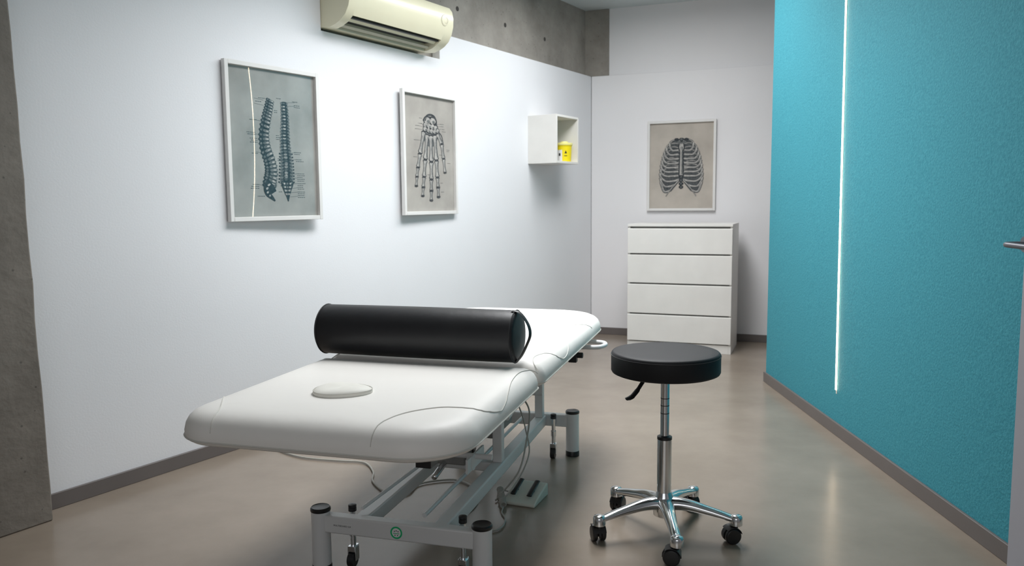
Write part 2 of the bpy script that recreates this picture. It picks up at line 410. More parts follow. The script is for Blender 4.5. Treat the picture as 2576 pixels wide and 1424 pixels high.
def draw_spine(g, U, dome):
    path = cat2([U(.46, .205), U(.435, .27), U(.405, .34), U(.375, .44), U(.385, .53), U(.43, .62), U(.445, .70), U(.42, .77), U(.425, .82), U(.47, .885)], 10)
    n = 25
    def at(path, f):
        i = min(int(f*(len(path)-1)), len(path)-2); t = f*(len(path)-1)-i
        a = Vector(path[i]); b = Vector(path[i+1]); return a.lerp(b, t), (b-a).normalized()
    m = len(path)-6
    strip(g, path[:-6], [0.036+0.026*min(1, i/45) for i in range(m)], 1, 1, dome)
    for k in range(n):
        f = k/n*0.84
        p, t = at(path, f); s = 0.92+0.70*k/n
        ang = math.atan2(t.y, t.x)+math.pi/2
        q = Vector((-t.y, t.x))
        if q.x > 0: q = -q
        strip(g, [tuple(p), tuple(p+q*0.020*s-t*0.001), tuple(p+q*0.026*s+t*0.004)], [0.014*s, 0.013*s, 0.009], 1, 2, dome)
        fr = p-q*0.010*s
        blob(g, fr, 0.0170*s, 0.0064*s, 2, 3, dome, rot=ang, jit=0.04)
        blob(g, fr-q*0.004*s, 0.0068*s, 0.0028*s, 3, 4, dome, rot=ang, jit=0.04)
        blob(g, p+q*0.016*s, 0.0052*s, 0.0042*s, 2, 4, dome, rot=ang)
        strip(g, [tuple(p-q*0.024*s+t*0.0085), tuple(p+q*0.014*s+t*0.0085)], 0.0034, 1, 5, dome)
    tail = cat2([U(.435, .765), U(.39, .80), U(.395, .84), U(.44, .87), U(.475, .893)], 6)
    strip(g, tail, [0.054-0.048*i/(len(tail)-1) for i in range(len(tail))], 1, 5, dome)
    for i in range(3, 18, 4):
        blob(g, tail[i], 0.011-0.0004*i, 0.005, 3 if i % 8 else 2, 6, dome, rot=0.5)
    strip(g, [U(.62, .215), U(.62, .5), U(.62, .77)], [.036, .044, .056], 1, 1, dome)
    for k in range(26):
        fy = .215+.55*k/25; s = 0.95+0.80*k/25
        c = U(.62+.004*math.sin(k*.4), fy)
        blob(g, c, 0.023*s, 0.0098*s, 1, 1, dome, jit=0.05)
        blob(g, (c[0]-0.003, c[1]+0.001), 0.0075*s, 0.0038*s, 3 if k % 3 else 2, 3, dome)
        for sg in (-1, 1):
            blob(g, (c[0]+sg*0.018*s, c[1]), 0.0070*s, 0.0046*s, 2, 3, dome, rot=sg*0.4)
            if k > 15:
                strip(g, [(c[0]+sg*.018*s, c[1]), (c[0]+sg*.029*s, c[1]+.003)], [0.011, 0.007], 1, 2, dome)
        strip(g, [(c[0]-0.021*s, c[1]-0.0088*s), (c[0]+0.021*s, c[1]-0.0088*s)], 0.0034, 1, 4, dome)
    c = U(.625, .815)
    sac = cat2([(c[0], c[1]+0.045), (c[0], c[1]+0.03), (c[0], c[1]), (c[0]+0.002, c[1]-0.03), (c[0]+0.003, c[1]-0.056)], 5)
    strip(g, sac, [0.058, 0.066, 0.072, 0.076, 0.077, 0.076, 0.073, 0.069, 0.064, 0.058, 0.052, 0.046, 0.040, 0.034, 0.028, 0.022, 0.018, 0.014, 0.011, 0.008, 0.005], 1, 4, dome)
    for r in range(4):
        for sg in (-1, 1):
            blob(g, (c[0]+sg*(0.018-0.003*r), c[1]+0.030-0.017*r), 0.006, 0.005, 3, 5, dome)
            blob(g, (c[0]+sg*(0.027-0.005*r), c[1]+0.034-0.018*r), 0.004, 0.006, 2, 5, dome)
        blob(g, (c[0], c[1]+0.030-0.017*r), 0.006, 0.005, 2, 5, dome)
    for (fx, fy, nn, right) in ((.40, .195, 1, 0), (.36, .22, 1, 0), (.30, .345, 1, 0), (.28, .43, 2, 0), (.30, .47, 3, 0), (.30, .57, 1, 0),
                                (.30, .78, 3, 0), (.36, .86, 1, 0), (.53, .185, 1, 1), (.72, .195, 1, 1), (.74, .22, 2, 1), (.72, .55, 2, 1), (.74, .60, 2, 1),
                                (.75, .70, 5, 1), (.75, .77, 4, 1), (.75, .83, 4, 1), (.50, .27, 2, 1), (.51, .44, 3, 1), (.52, .60, 2, 1), (.52, .83, 1, 1)):
        p = U(fx, fy); textlines(g, p[0], p[1], nn, dome, bool(right), 0.05 if fx > .6 or fx < .42 else 0.02)
    for fy in (.20, .235, .345, .44, .56, .78):
        strip(g, [U(.28, fy), U(.385, fy+.008)], 0.0014, 1, 1, dome)
    for fy in (.20, .225, .55, .60, .70, .73, .77, .80, .83, .86):
        strip(g, [U(.75, fy), U(.655, fy+.006)], 0.0014, 1, 1, dome)

def bone(g, a, b, w, dome, layer=2):
    a = Vector(a); b = Vector(b)
    for (mi, k, ly) in ((1, 1.0, layer), (3, 0.70, layer+1)):
        if k == 1: pts = [tuple(a.lerp(b, f)) for f in (0.0, .07, .2, .5, .8, .93, 1.0)]
        else: pts = [tuple(a.lerp(b, f)) for f in (.04, .09, .22, .5, .8, .91, .96)]
        ws = [w*0.8, w*1.40, w*1.0, w*0.78, w*0.95, w*1.30, w*0.8]
        strip(g, pts, [x*k for x in ws], mi, ly, dome)
    t = (b-a).normalized(); q = Vector((-t.y, t.x))
    strip(g, [tuple(a.lerp(b, .10)+q*w*.30), tuple(a.lerp(b, .5)+q*w*.18), tuple(a.lerp(b, .90)+q*w*.28)], w*0.20, 2, layer+2, dome)
    strip(g, [tuple(a.lerp(b, .2)-q*w*.10), tuple(a.lerp(b, .7)-q*w*.08)], w*0.08, 2, layer+2, dome)

def draw_hand(g, U, dome):
    # soft shading between the metacarpals
    poly2(g, [U(.40, .22), U(.66, .22), U(.70, .32), U(.62, .42), U(.52, .44), U(.42, .42), U(.37, .34)], 2, 1, dome)
    fingers = [([(.66, .31), (.75, .40), (.785, .53), (.81, .655)], 0.033),
               ([(.605, .325), (.635, .55), (.65, .70), (.66, .79), (.665, .875)], 0.038),
               ([(.53, .33), (.53, .565), (.525, .72), (.52, .82), (.515, .905)], 0.038),
               ([(.46, .325), (.41, .55), (.38, .70), (.36, .79), (.345, .865)], 0.036),
               ([(.395, .305), (.31, .50), (.265, .62), (.24, .70), (.225, .78)], 0.033)]
    for pts, w in fingers:
        for i in range(len(pts)-1):
            bone(g, U(*pts[i]), U(*pts[i+1]), w*(1-0.10*i)*1.1, dome)
            blob(g, U(*pts[i+1]), w*0.52, w*0.20, 1, 5, dome)
    for (fx, fy, rx, ry) in ((.47, .21, .046, .030), (.575, .21, .042, .030), (.43, .25, .028, .021), (.50, .255, .028, .023), (.57, .26, .029, .023),
                             (.63, .265, .025, .020), (.42, .285, .025, .019), (.49, .295, .024, .019), (.55, .30, .024, .019), (.61, .30, .024, .019), (.67, .29, .020, .019)):
        c = U(fx, fy); blob(g, c, rx, ry, 1, 3, dome); blob(g, (c[0]-.002, c[1]+.002), rx*.70, ry*.66, 3, 4, dome); blob(g, (c[0]+.006, c[1]-.005), rx*.34, ry*.32, 2, 5, dome)
    strip(g, cat2([U(.42, .215), U(.45, .17), U(.53, .155), U(.61, .17), U(.65, .215)], 5), 0.012, 1, 4, dome)
    strip(g, cat2([U(.42, .29), U(.35, .36), U(.33, .45)], 5), 0.008, 1, 2, dome)
    strip(g, cat2([U(.66, .29), U(.75, .33), U(.79, .42)], 5), 0.008, 1, 2, dome)
    for (fx, fy, n, r) in ((.36, .195, 1, 0), (.36, .24, 1, 0), (.30, .262, 1, 0), (.30, .29, 1, 0), (.28, .385, 1, 0), (.18, .53, 1, 1),
                           (.72, .225, 1, 1), (.74, .245, 1, 1), (.76, .27, 1, 1), (.76, .29, 1, 1), (.85, .45, 2, 1), (.86, .57, 1, 1), (.70, .50, 1, 1), (.71, .75, 1, 1), (.45, .68, 1, 1), (.72, .83, 1, 1)):
        p = U(fx, fy); textlines(g, p[0], p[1], n, dome, bool(r), 0.04)
    for fy in (.24, .262, .29, .385):
        strip(g, [U(.28, fy), U(.43, fy+.005)], 0.0014, 1, 1, dome)
    for fy in (.225, .245, .27):
        strip(g, [U(.75, fy), U(.60, fy+.008)], 0.0014, 1, 1, dome)

def draw_ribs(g, U, dome):
    cx = .50
    def halfw(y):
        prof = [(.185, .04), (.20, .12), (.24, .185), (.30, .24), (.38, .28), (.48, .31), (.58, .325), (.66, .32), (.74, .295), (.80, .26), (.86, .22)]
        for i in range(len(prof)-1):
            if prof[i][0] <= y <= prof[i+1][0]:
                t = (y-prof[i][0])/(prof[i+1][0]-prof[i][0]); return prof[i][1]+(prof[i+1][1]-prof[i][1])*t
        return .22
    for i in range(0, 134):
        y0, y1 = .19+.005*i, .195+.005*i
        if y1 > .80: break
        for sg in (-1, 1):
            in0 = max(0, (y0-.66)*1.10); in1 = max(0, (y1-.66)*1.10)
            if in1 > halfw(y1): break
            poly2(g, [U(cx+sg*in0, y0), U(cx+sg*halfw(y0), y0), U(cx+sg*halfw(y1), y1), U(cx+sg*in1, y1)], 2 if i % 2 else 1, 1, dome)
    for k in range(15):
        c = U(cx, .19+.60*k/15)
        blob(g, c, 0.020, 0.012, 1, 2, dome); blob(g, c, 0.012, 0.006, 2, 3, dome)
    for i in range(10):
        ym = .235+.050*i
        wi = halfw(ym)+.012
        yb = .195+.042*i
        for sg in (-1, 1):
            back = cat2([U(cx+sg*.03, yb+.01), U(cx+sg*wi*.50, yb-.004), U(cx+sg*wi*.88, yb+.018), U(cx+sg*wi, ym)], 7)
            drop = .085 if i < 7 else .085+.010*(i-6)
            xe = .045 if i < 7 else min((ym+drop-.66)*1.10+.01, .20)
            ye = ym+drop-.005 if i < 7 else ym+drop-.02
            front = cat2([U(cx+sg*wi, ym), U(cx+sg*wi*.94, ym+.050), U(cx+sg*(wi*.70+xe*.25), ym+drop*.98), U(cx+sg*(wi*.35+xe*.6), ym+drop), U(cx+sg*xe, ye)], 7)
            strip(g, back, 0.0115, 1, 4, dome); strip(g, back, 0.0060, 3, 5, dome)
            strip(g, front, 0.0225, 1, 6, dome)
            strip(g, front, 0.0145, 3, 7, dome)
            strip(g, [(p[0], p[1]-0.0045) for p in front[4:24]], 0.0030, 2, 8, dome)
    st = [U(cx, .24), U(cx, .29), U(cx, .33), U(cx, .48), U(cx, .60), U(cx, .66), U(cx, .71)]
    strip(g, st, [.044, .056, .034, .038, .042, .026, .010], 1, 9, dome)
    strip(g, st, [.028, .038, .019, .022, .025, .012, .003], 3, 10, dome)
    strip(g, [U(cx+.014, .28), U(cx+.014, .60)], 0.008, 2, 11, dome)
    for sg in (-1, 1):
        blob(g, U(cx+sg*.075, .195), .020, .014, 1, 8, dome); blob(g, U(cx+sg*.045, .225), .018, .012, 2, 9, dome)
        arch = cat2([U(cx+sg*.03, .665), U(cx+sg*.10, .72), U(cx+sg*.18, .79), U(cx+sg*.24, .86)], 6)
        strip(g, arch, [0.017-0.010*i/18 for i in range(19)], 1, 9, dome); strip(g, arch, [0.010-0.007*i/18 for i in range(19)], 3, 10, dome)
    for k in range(4):
        blob(g, U(cx, .63+.04*k), 0.018, 0.014, 1, 12, dome); blob(g, U(cx, .63+.04*k), 0.008, 0.006, 2, 13, dome)

def onleft(s, out=0, z=0):
    r = math.radians(LROT)
    return (A.x+s*math.cos(r)+out*math.sin(r), A.y+s*math.sin(r)-out*math.cos(r), z)
def onback(s, out=0, z=0):
    r = math.radians(BROT)
    return (B.x+s*math.cos(r)+out*math.sin(r), B.y+s*math.sin(r)-out*math.cos(r), z)

picture('framed_picture', onleft(1.134, 0.014, 1.067), LROT, 'paper_a', draw_spine,
        'white-framed vintage anatomical chart of the human spine', yaw=-2.6, sag=0.005, lift=0.002)
picture('framed_picture', onleft(2.352, 0.012, 1.073), LROT, 'paper_b', draw_hand,
        'white-framed vintage anatomical chart of hand bones', yaw=1.6)
picture('framed_picture', onback((1.395-B.x)/0.9336, 0.003, 1.060), BROT, 'paper_c', draw_ribs,
        'white-framed vintage ribcage print above the chest of drawers')

# ---------------------------------------------------------------- cube shelf
sh = empty('cube_shelf', onleft(3.563, 0, 1.424), LROT, 'small white open cube shelf mounted on the wall', 'shelf')
g = G(); S, D, T = 0.350, 0.24, 0.016
g.box(0, T, -D, 0, 0, S); g.box(S-T, S, -D, 0, 0, S); g.box(T, S-T, -D, 0, 0, T); g.box(T, S-T, -D, 0, S-T, S)
g.obj('shelf_body', 'white_lacquer', parent=sh, bevel=0.001)
g = G(); g.box(T, S-T, -0.012, -0.004, T, S-T); g.obj('back_panel', 'white_lacquer', parent=sh)
bx = onleft(3.563+0.250, 0.168, 1.424+T+0.0005)
bn = empty('sharps_container', bx, LROT, 'yellow plastic sharps container with pale lid on the cube shelf', 'sharps bin')
g = G(); g.lathe([(0.050, 0), (0.053, 0.003), (0.058, 0.116), (0.061, 0.118), (0.061, 0.122)], seg=40)
g.obj('container_body', 'yellow', parent=bn)
g = G(); g.lathe([(0.062, 0.1225), (0.064, 0.125), (0.064, 0.137), (0.059, 0.141), (0.03, 0.144), (0.028, 0.152), (0.001, 0.153)], seg=40)
g.sweep(catmull([(0.05, -0.03, 0.133), (0.066, -0.03, 0.129), (0.070, -0.015, 0.120), (0.064, 0.0, 0.116)], 5), 0.004, seg=8)
g.obj('lid', 'yellow_lid', parent=bn)
def onbin(a, z, dr=0.0012):
    r = 0.0532+0.0044*z/0.1+dr; a = math.radians(a); return (r*math.cos(a), r*math.sin(a), z)
g = G(); vs = []
for i in range(9):
    for z in (0.006, 0.088): vs.append(onbin(128+i*8.2, z))
g.add(vs, [(2*i, 2*i+2, 2*i+3, 2*i+1) for i in range(8)])
g.obj('label_sticker', 'label_white', parent=bn)
g = G(); g.add([onbin(a, z, 0.0024) for a, z in ((166, .044), (173, .044), (180, .044), (180, .064), (173, .064), (166, .064))], [(0, 1, 4, 5), (1, 2, 3, 4)])
g.obj('printed_symbol', 'print_black', parent=bn, recalc=False)
g = G(); g.add([onbin(212, .062, .0018), onbin(230, .062, .0018), onbin(221, .084, .0022)], [(0, 1, 2)])
g.obj('hazard_triangle', 'print_black', parent=bn, recalc=False)
g = G(); g.add([onbin(210, .042, .0016), onbin(221, .042, .0016), onbin(232, .042, .0016), onbin(232, .047, .0016), onbin(221, .047, .0016), onbin(210, .047, .0016)], [(0, 1, 4, 5), (1, 2, 3, 4)])
g.obj('printed_bar', 'print_black', parent=bn, recalc=False)

# ---------------------------------------------------------------- air conditioner
ac = empty('air_conditioner', onleft(1.493, 0, 2.045), LROT, 'cream wall-mounted split air conditioner with dark outlet slot', 'air conditioner')
W_ = 0.872
pf = [(0.055, 0.004), (-0.06, -0.004), (-0.10, 0.006), (-0.135, 0.022), (-0.168, 0.048), (-0.190, 0.085), (-0.203, 0.13), (-0.205, 0.175), (-0.197, 0.215), (-0.178, 0.240), (-0.15, 0.250), (0.055, 0.250)]
pn = [(0.055, 0.004), (-0.045, -0.003), (-0.045, 0.055), (-0.155, 0.095), (-0.168, 0.048), (-0.190, 0.085), (-0.203, 0.13), (-0.205, 0.175), (-0.197, 0.215), (-0.178, 0.240), (-0.15, 0.250), (0.055, 0.250)]
g = G(); g.prism(pf, 0, 0.055, axis='x'); g.prism(pf, W_-0.075, W_, axis='x'); g.prism(pn, 0.055, W_-0.075, axis='x')
g.obj('body', 'cream', parent=ac, angle=28)
g = G(); g.box(0.056, W_-0.076, -0.150, -0.046, 0.040, 0.048, X=None)
g.obj('outlet', 'vent_dark', parent=ac)
for k, (yy, zz, ang) in enumerate(((-0.075, 0.012, 35), (-0.125, 0.035, 40))):
    X = Matrix.Translation((0, yy, zz)) @ Matrix.Rotation(math.radians(-ang), 4, 'X')
    g = G(); g.box(0.06, W_-0.08, -0.009, 0.009, -0.0012, 0.0012, X=X)
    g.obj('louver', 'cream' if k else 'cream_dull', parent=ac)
g = G(); ex, ez = W_-0.085, 0.155
for (r, a0, a1, wd) in ((0.030, 60, 330, 0.003), (0.016, -150, 120, 0.002)):
    vs = []; nn = 24
    for i in range(nn+1):
        a = math.radians(a0+(a1-a0)*i/nn); q = wd*math.sin(math.pi*i/nn)+0.0006
        for rr_ in (r-q/2, r+q/2):
            vs.append((ex+(0.014 if r < .02 else 0)+rr_*math.cos(a), -0.2065, ez+rr_*math.sin(a)))
    g.add(vs, [(2*i, 2*i+1, 2*i+3, 2*i+2) for i in range(nn)])
g.obj('emblem', 'emblem_grey', parent=ac, recalc=False)
for x0 in (0.20, 0.42):
    g = G(); g.box(x0, x0+0.14, -0.15, -0.02, 0.250, 0.256); g.obj('intake_grille', 'vent_dark', parent=ac)

# ---------------------------------------------------------------- chest of drawers
dr = empty('chest_of_drawers', (1.252, 5.96, 0), BROT, 'white four-drawer chest with handle-free fronts below the ribcage print', 'chest of drawers')
HW, DD, DH = 0.39, 0.47, 0.968
g = G()
g.box(-HW, -HW+0.018, 0.012, DD, 0, DH-0.018); g.box(HW-0.018, HW, 0.012, DD, 0, DH-0.018)
g.box(-HW, HW, 0.0, DD, DH-0.018, DH); g.box(-HW+0.018, HW-0.018, DD-0.012, DD, 0.02, DH-0.018)
g.box(-HW+0.018, HW-0.018, 0.012, 0.03, 0.0, 0.066)
g.box(-HW+0.018, HW-0.018, 0.03, DD-0.012, 0.05, 0.066)
g.obj('carcass', 'white_lacquer', parent=dr, bevel=0.001)
g = G(); g.box(-HW+0.019, HW-0.019, 0.035, 0.04, 0.068, DH-0.02); g.obj('inner_shadow_board', 'gap', parent=dr)
zs = [0.072, 0.287, 0.520, 0.745, 0.945]
for i in range(4):
    z0 = zs[i]+0.002; z1 = zs[i+1]-0.009
    g = G()
    g.prism([(0.0, z0), (0.0, z1-0.006), (0.010, z1), (0.018, z1), (0.018, z0)], -HW+0.002, HW-0.002, axis='x')
    g.box(-HW+0.03, HW-0.03, 0.018, 0.034, z0+0.01, z1-0.02)
    g.obj('drawer', 'white_lacquer', parent=dr, bevel=0.0008)

# ---------------------------------------------------------------- treatment table
TROT = 16.0
tb = empty('treatment_table', (-0.168, 2.959, 0), -TROT, 'white padded electric massage table with powder-coated steel frame', 'treatment table')
ZT = 0.64
PROF = [(0.16, 0.0), (0.10, -0.0005), (0.065, -0.002), (0.040, -0.006), (0.024, -0.013), (0.012, -0.023), (0.004, -0.037), (0.0, -0.054), (0.0005, -0.066), (0.005, -0.075), (0.014, -0.081), (0.026, -0.084)]
def rrect(x0, x1, y0, y1, R, inset, n=14):
    pts = []
    cs = [(x1, y1, 0, R[0]), (x0, y1, 90, R[1]), (x0, y0, 180, R[2]), (x1, y0, 270, R[3])]
    for (cx, cy, a0, r) in cs:
        sx = 1 if cx == x1 else -1; sy = 1 if cy == y1 else -1
        c = (cx-sx*r, cy-sy*r); ri = r-inset
        if ri < 0.004:
            c = (cx-sx*(inset+0.004), cy-sy*(inset+0.004)); ri = 0.004
        for k in range(n+1):
            a = math.radians(a0+90*k/n)
            pts.append((c[0]+ri*math.cos(a), c[1]+ri*math.sin(a)))
    return pts
def pad(name, x0, x1, y0, y1, R, prof=PROF, zt=ZT):
    g = G(); vs = []; rings = []
    for ins, dz in prof:
        base = rrect(x0, x1, y0, y1, R, ins)
        rings.append([(p[0], p[1], zt+dz) for p in base])
    n = len(rings[0])
    for r in rings: vs += r
    fs = []
    for i in range(len(rings)-1):
        for k in range(n):
            l = (k+1) % n
            fs.append((i*n+k, i*n+l, (i+1)*n+l, (i+1)*n+k))
    fs.append(list(range(n))); fs.append([(len(rings)-1)*n+k for k in range(n)])
    g.add(vs, fs)
    return g.obj(name, 'vinyl_white', parent=tb, angle=60)
XN = (-0.385, 0.385)
YA, YB, YE = -0.412, -0.388, 0.915
RN = [0.045, 0.045, 0.12, 0.165]; RF = [0.235, 0.20, 0.045, 0.045]
pad('foot_cushion', XN[0], XN[1], -1.19, YA, RN)
pad('backrest_cushion', XN[0], XN[1], YB, YE, RF)
def topz(x, y, y0, y1):
    d = min(x-XN[0], XN[1]-x, y-y0, y1-y)
    d = max(d, 0)
    pr = PROF[:8]
    if d >= pr[0][0]: return ZT
    for i in range(len(pr)-1):
        if pr[i+1][0] <= d <= pr[i][0]:
            t = (pr[i][0]-d)/(pr[i][0]-pr[i+1][0])
            return ZT+pr[i][1]+(pr[i+1][1]-pr[i][1])*t
    return ZT-0.06
def seam2(g, pts, y0, y1, r=0.0019):
    P = catmull([(p[0], p[1], 0) for p in pts], 10)
    g.sweep([(p.x, p.y, topz(p.x, p.y, y0, y1)+0.0004) for p in P], r, r*0.6, seg=6)
a, b = -1.19, YA
g = G(); seam2(g, [(.176, -1.188), (.180, -1.13), (.205, -1.05), (.262, -.985), (.330, -.960), (.366, -.93), (.381, -.85), (.378, -.78), (.366, -.71), (.350, -.62), (.345, -.52), (.360, -.45), (.376, -.422)], a, b)
g.obj('seam_stitching', 'vinyl_seam', parent=tb)
g = G(); seam2(g, [(-.25, -1.188), (-.265, -1.13), (-.30, -1.07), (-.345, -1.00), (-.382, -.94)], a, b)
g.obj('seam_stitching', 'vinyl_seam', parent=tb)
g = G(); g.sweep([(p[0], p[1], ZT-0.068) for p in rrect(XN[0], XN[1], a, b, RN, -0.0005)], 0.0022, seg=6, closed=True)
g.obj('edge_piping', 'vinyl_seam', parent=tb)
a, b = YB, YE
for sg in (1, -1):
    g = G(); seam2(g, [(sg*x, y) for x, y in [(.368, -.380), (.345, -.35), (.330, -.28), (.345, -.20), (.378, -.13), (.383, -.02), (.372, .06), (.34, .13), (.305, .24), (.31, .36), (.345, .45), (.378, .52)]], a, b)
    g.obj('seam_stitching', 'vinyl_seam', parent=tb)
g = G(); g.sweep([(p[0], p[1], ZT-0.068) for p in rrect(XN[0], XN[1], a, b, RF, -0.0005)], 0.0022, seg=6, closed=True)
g.obj('edge_piping', 'vinyl_seam', parent=tb)
g = G(); vs = []; rings = []
for ins, z in ((0.072, 0.0165), (0.05, 0.0172), (0.034, 0.0172), (0.020, 0.0160), (0.009, 0.0128), (0.002, 0.0082), (0.0, 0.004), (0.002, -0.002)):
    ring = []
    for k in range(40):
        an = 2*math.pi*k/40
        rx = 0.081-ins; ry = 0.066-ins*0.82
        egg = 1-0.16*math.cos(an)
        zz = z*(1-0.10*math.sin(2*an)) if z > 0.004 else z
        ring.append((rx*math.cos(an), ry*math.sin(an)*egg, zz))
    rings.append(ring)
for r in rings: vs += r
nr = len(rings)
fs = [(i*40+k, i*40+(k+1) % 40, (i+1)*40+(k+1) % 40, (i+1)*40+k) for i in range(nr-1) for k in range(40)]
fs += [list(range(40)), [(nr-1)*40+k for k in range(40)]]
X = Matrix.Translation((-0.046, -0.895, ZT)) @ Matrix.Rotation(math.radians(12), 4, 'Z')
g.add(vs, fs, 0, X)
g.sweep([X @ Vector((p[0]*1.005, p[1]*1.005, 0.0092)) for p in rings[5]], 0.0013, seg=6, closed=True, mi=1)
g.obj('face_hole_plug', ['vinyl_cream', 'vinyl_seam'], parent=tb, angle=60)

g = G()
for x in (-0.27, 0.27):
    g.box(x-0.0175, x+0.0175, -1.02, -0.42, 0.520, 0.553); g.box(x-0.0175, x+0.0175, -0.42, 0.80, 0.520, 0.553)
for y in (-1.00, -0.45, -0.34, 0.2, 0.78):
    g.box(-0.2525, 0.2525, y-0.015, y+0.015, 0.522, 0.552)
g.box(-0.15, 0.15, -0.05, -0.01, 0.50, 0.524); g.box(-0.15, 0.15, 0.585, 0.625, 0.50, 0.524)
g.box(-0.15, -0.11, -0.45, 0.78, 0.505, 0.53); g.box(0.11, 0.15, -0.45, 0.78, 0.505, 0.53)
g.obj('cushion_support_frame', 'steel_white', parent=tb, bevel=0.003)
for x0, z0 in ((0.235, 0.512), (-0.285, 0.530)):
    g = G(); g.box(x0, x0+0.04, -1.07, -1.02, z0, 0.552)
    g.obj('bracket', 'black_plastic', parent=tb, bevel=0.002)
PX, PY = 0.265, 0.657
g = G()
for y in (-PY, PY):
    g.box(-PX+0.02, PX-0.02, y-0.02, y+0.02, 0.133, 0.188)
for x in (-0.135, 0.125):
    g.box(x-0.0225, x+0.0225, -PY+0.02, PY-0.02, 0.135, 0.183)
g.box(-0.115, 0.105, -0.05, -0.01, 0.145, 0.18)
g.obj('base_frame', 'steel_white', parent=tb, bevel=0.005)
for x in (-PX, PX):
    for y in (-PY, PY):
        g = G(); g.lathe([(0.0295, 0.024), (0.0295, 0.195)], c=(x, y, 0), seg=36)
        leg = g.obj('leg', 'steel_white', parent=tb)
        g = G(); g.lathe([(0.0305, 0.1952), (0.0315, 0.197), (0.0315, 0.204), (0.028, 0.208), (0.024, 0.206), (0.001, 0.2065)], c=(x, y, 0), seg=36)
        g.obj('end_cap', 'black_plastic', parent=leg)
        g = G(); g.lathe([(0.027, 0.0), (0.031, 0.002), (0.031, 0.020), (0.0295, 0.0238)], c=(x, y, 0), seg=36)
        g.obj('foot', 'black_plastic', parent=leg)
for (x, y) in ((-0.185, -0.600), (0.185, -0.600), (0.19, 0.600), (-0.19, 0.600)):
    g = G()
    g.cyl((x, y, 0.065), (x, y, 0.196), 0.009, mi=0)
    g.cyl((x, y, 0.180), (x, y, 0.192), 0.013, mi=1)
    g.lathe([(0.012, 0.192), (0.013, 0.194), (0.013, 0.201), (0.001, 0.204)], c=(x, y, 0), seg=20, mi=1)
    g.cyl((x, y, 0.10), (x, y, 0.125), 0.012, mi=0)
    g.box(x-0.012, x+0.012, y-0.016, y+0.016, 0.05, 0.068, mi=0)
    g.cyl((x-0.010, y-0.008, 0.024), (x+0.010, y-0.008, 0.024), 0.0235, mi=1)
    g.box(x-0.014, x-0.011, y-0.014, y+0.012, 0.02, 0.066, mi=0); g.box(x+0.011, x+0.014, y-0.014, y+0.012, 0.02, 0.066, mi=0)
    g.box(x-0.008, x+0.008, y-0.05 if y < 0 else y, y if y < 0 else y+0.05, 0.150, 0.170, mi=0)
    g.obj('transport_caster', ['chrome', 'black_plastic'], parent=tb, bevel=0.001)
for x in (-0.135, 0.125):
    for y in (-0.03, 0.605):
        g = G(); g.box(x-0.018, x+0.018, y-0.018, y+0.018, 0.183, 0.515)
        g.obj('upright', 'steel_white', parent=tb, bevel=0.003)
g = G()
g.box(-0.09, 0.085, 0.05, 0.30, 0.24, 0.40, mi=0)
g.cyl((-0.02, -0.15, 0.235), (-0.02, 0.35, 0.33), 0.022, mi=0)
g.cyl((-0.02, -0.32, 0.205), (-0.02, -0.15, 0.235), 0.011, mi=1)
g.cyl((0.03, -0.16, 0.27), (0.03, -0.02, 0.30), 0.036, mi=2)
g.box(-0.06, 0.06, -0.22, -0.14, 0.22, 0.30, mi=2)
g.obj('lift_motor', ['mech_dark', 'chrome', 'mech_dark'], parent=tb, bevel=0.006)
g = G()
g.cyl((0.145, 0.02, 0.335), (0.145, 0.60, 0.42), 0.010)
g.box(0.090, 0.098, -0.30, -0.12, 0.22, 0.27); g.cyl((-0.12, -0.22, 0.26), (0.16, -0.22, 0.26), 0.010)
g.cyl((0.08, -0.24, 0.245), (0.10, -0.24, 0.245), 0.028)
g.cyl((-0.14, -0.62, 0.20), (0.02, 0.20, 0.30), 0.006)
g.cyl((0.06, -0.60, 0.19), (0.06, 0.55, 0.19), 0.007)
g.cyl((-0.12, 0.40, 0.34), (0.19, 0.40, 0.34), 0.008)
g.obj('lift_linkage', 'steel_white', parent=tb)
g = G()
g.sweep(catmull([(0.30, 0.44, 0.540), (0.40, 0.445, 0.540), (0.430, 0.475, 0.540), (0.435, 0.53, 0.540), (0.405, 0.57, 0.540), (0.30, 0.575, 0.540)], 8), 0.0095, seg=14)
g.obj('side_handle', 'steel_white', parent=tb)
g = G(); g.box(0.30, 0.335, 0.40, 0.43, 0.48, 0.55); g.cyl((0.30, 0.415, 0.51), (0.36, 0.415, 0.51), 0.012)
g.obj('locking_knob', 'black_plastic', parent=tb, bevel=0.003)
def textmesh(s, size):
    cu = bpy.data.curves.new('t', 'FONT'); cu.body = s; cu.size = size; cu.align_x = 'CENTER'; cu.align_y = 'CENTER'
    o = bpy.data.objects.new('t', cu); scene.collection.objects.link(o)
    dg = bpy.context.evaluated_depsgraph_get(); dg.update()
    me = bpy.data.meshes.new_from_object(o.evaluated_get(dg))
    vs = [v.co.copy() for v in me.vertices]; fs = [list(p.vertices) for p in me.polygons]
    bpy.data.objects.remove(o); bpy.data.curves.remove(cu); bpy.data.meshes.remove(me)
    return vs, fs
yf = -PY-0.0204
g = G(); g.box(-0.215, -0.145, yf-0.0004, yf, 0.150, 0.172, mi=0)
vs, fs = textmesh('MULTIBOARD GX', 0.0075)
g.add([(v.x-0.18, yf-0.0009, v.y+0.161) for v in vs], fs, 1)
g.obj('name_sticker', ['steel_white', 'print_black'], parent=tb, recalc=False)
g = G(); ecx, ecz = 0.000, 0.160
nn = 36
vs = [(ecx+0.0190*math.cos(2*math.pi*k/nn), yf-0.0004, ecz+0.0190*math.sin(2*math.pi*k/nn)) for k in range(nn)]
g.add(vs, [list(range(nn))], 1)
vs = []
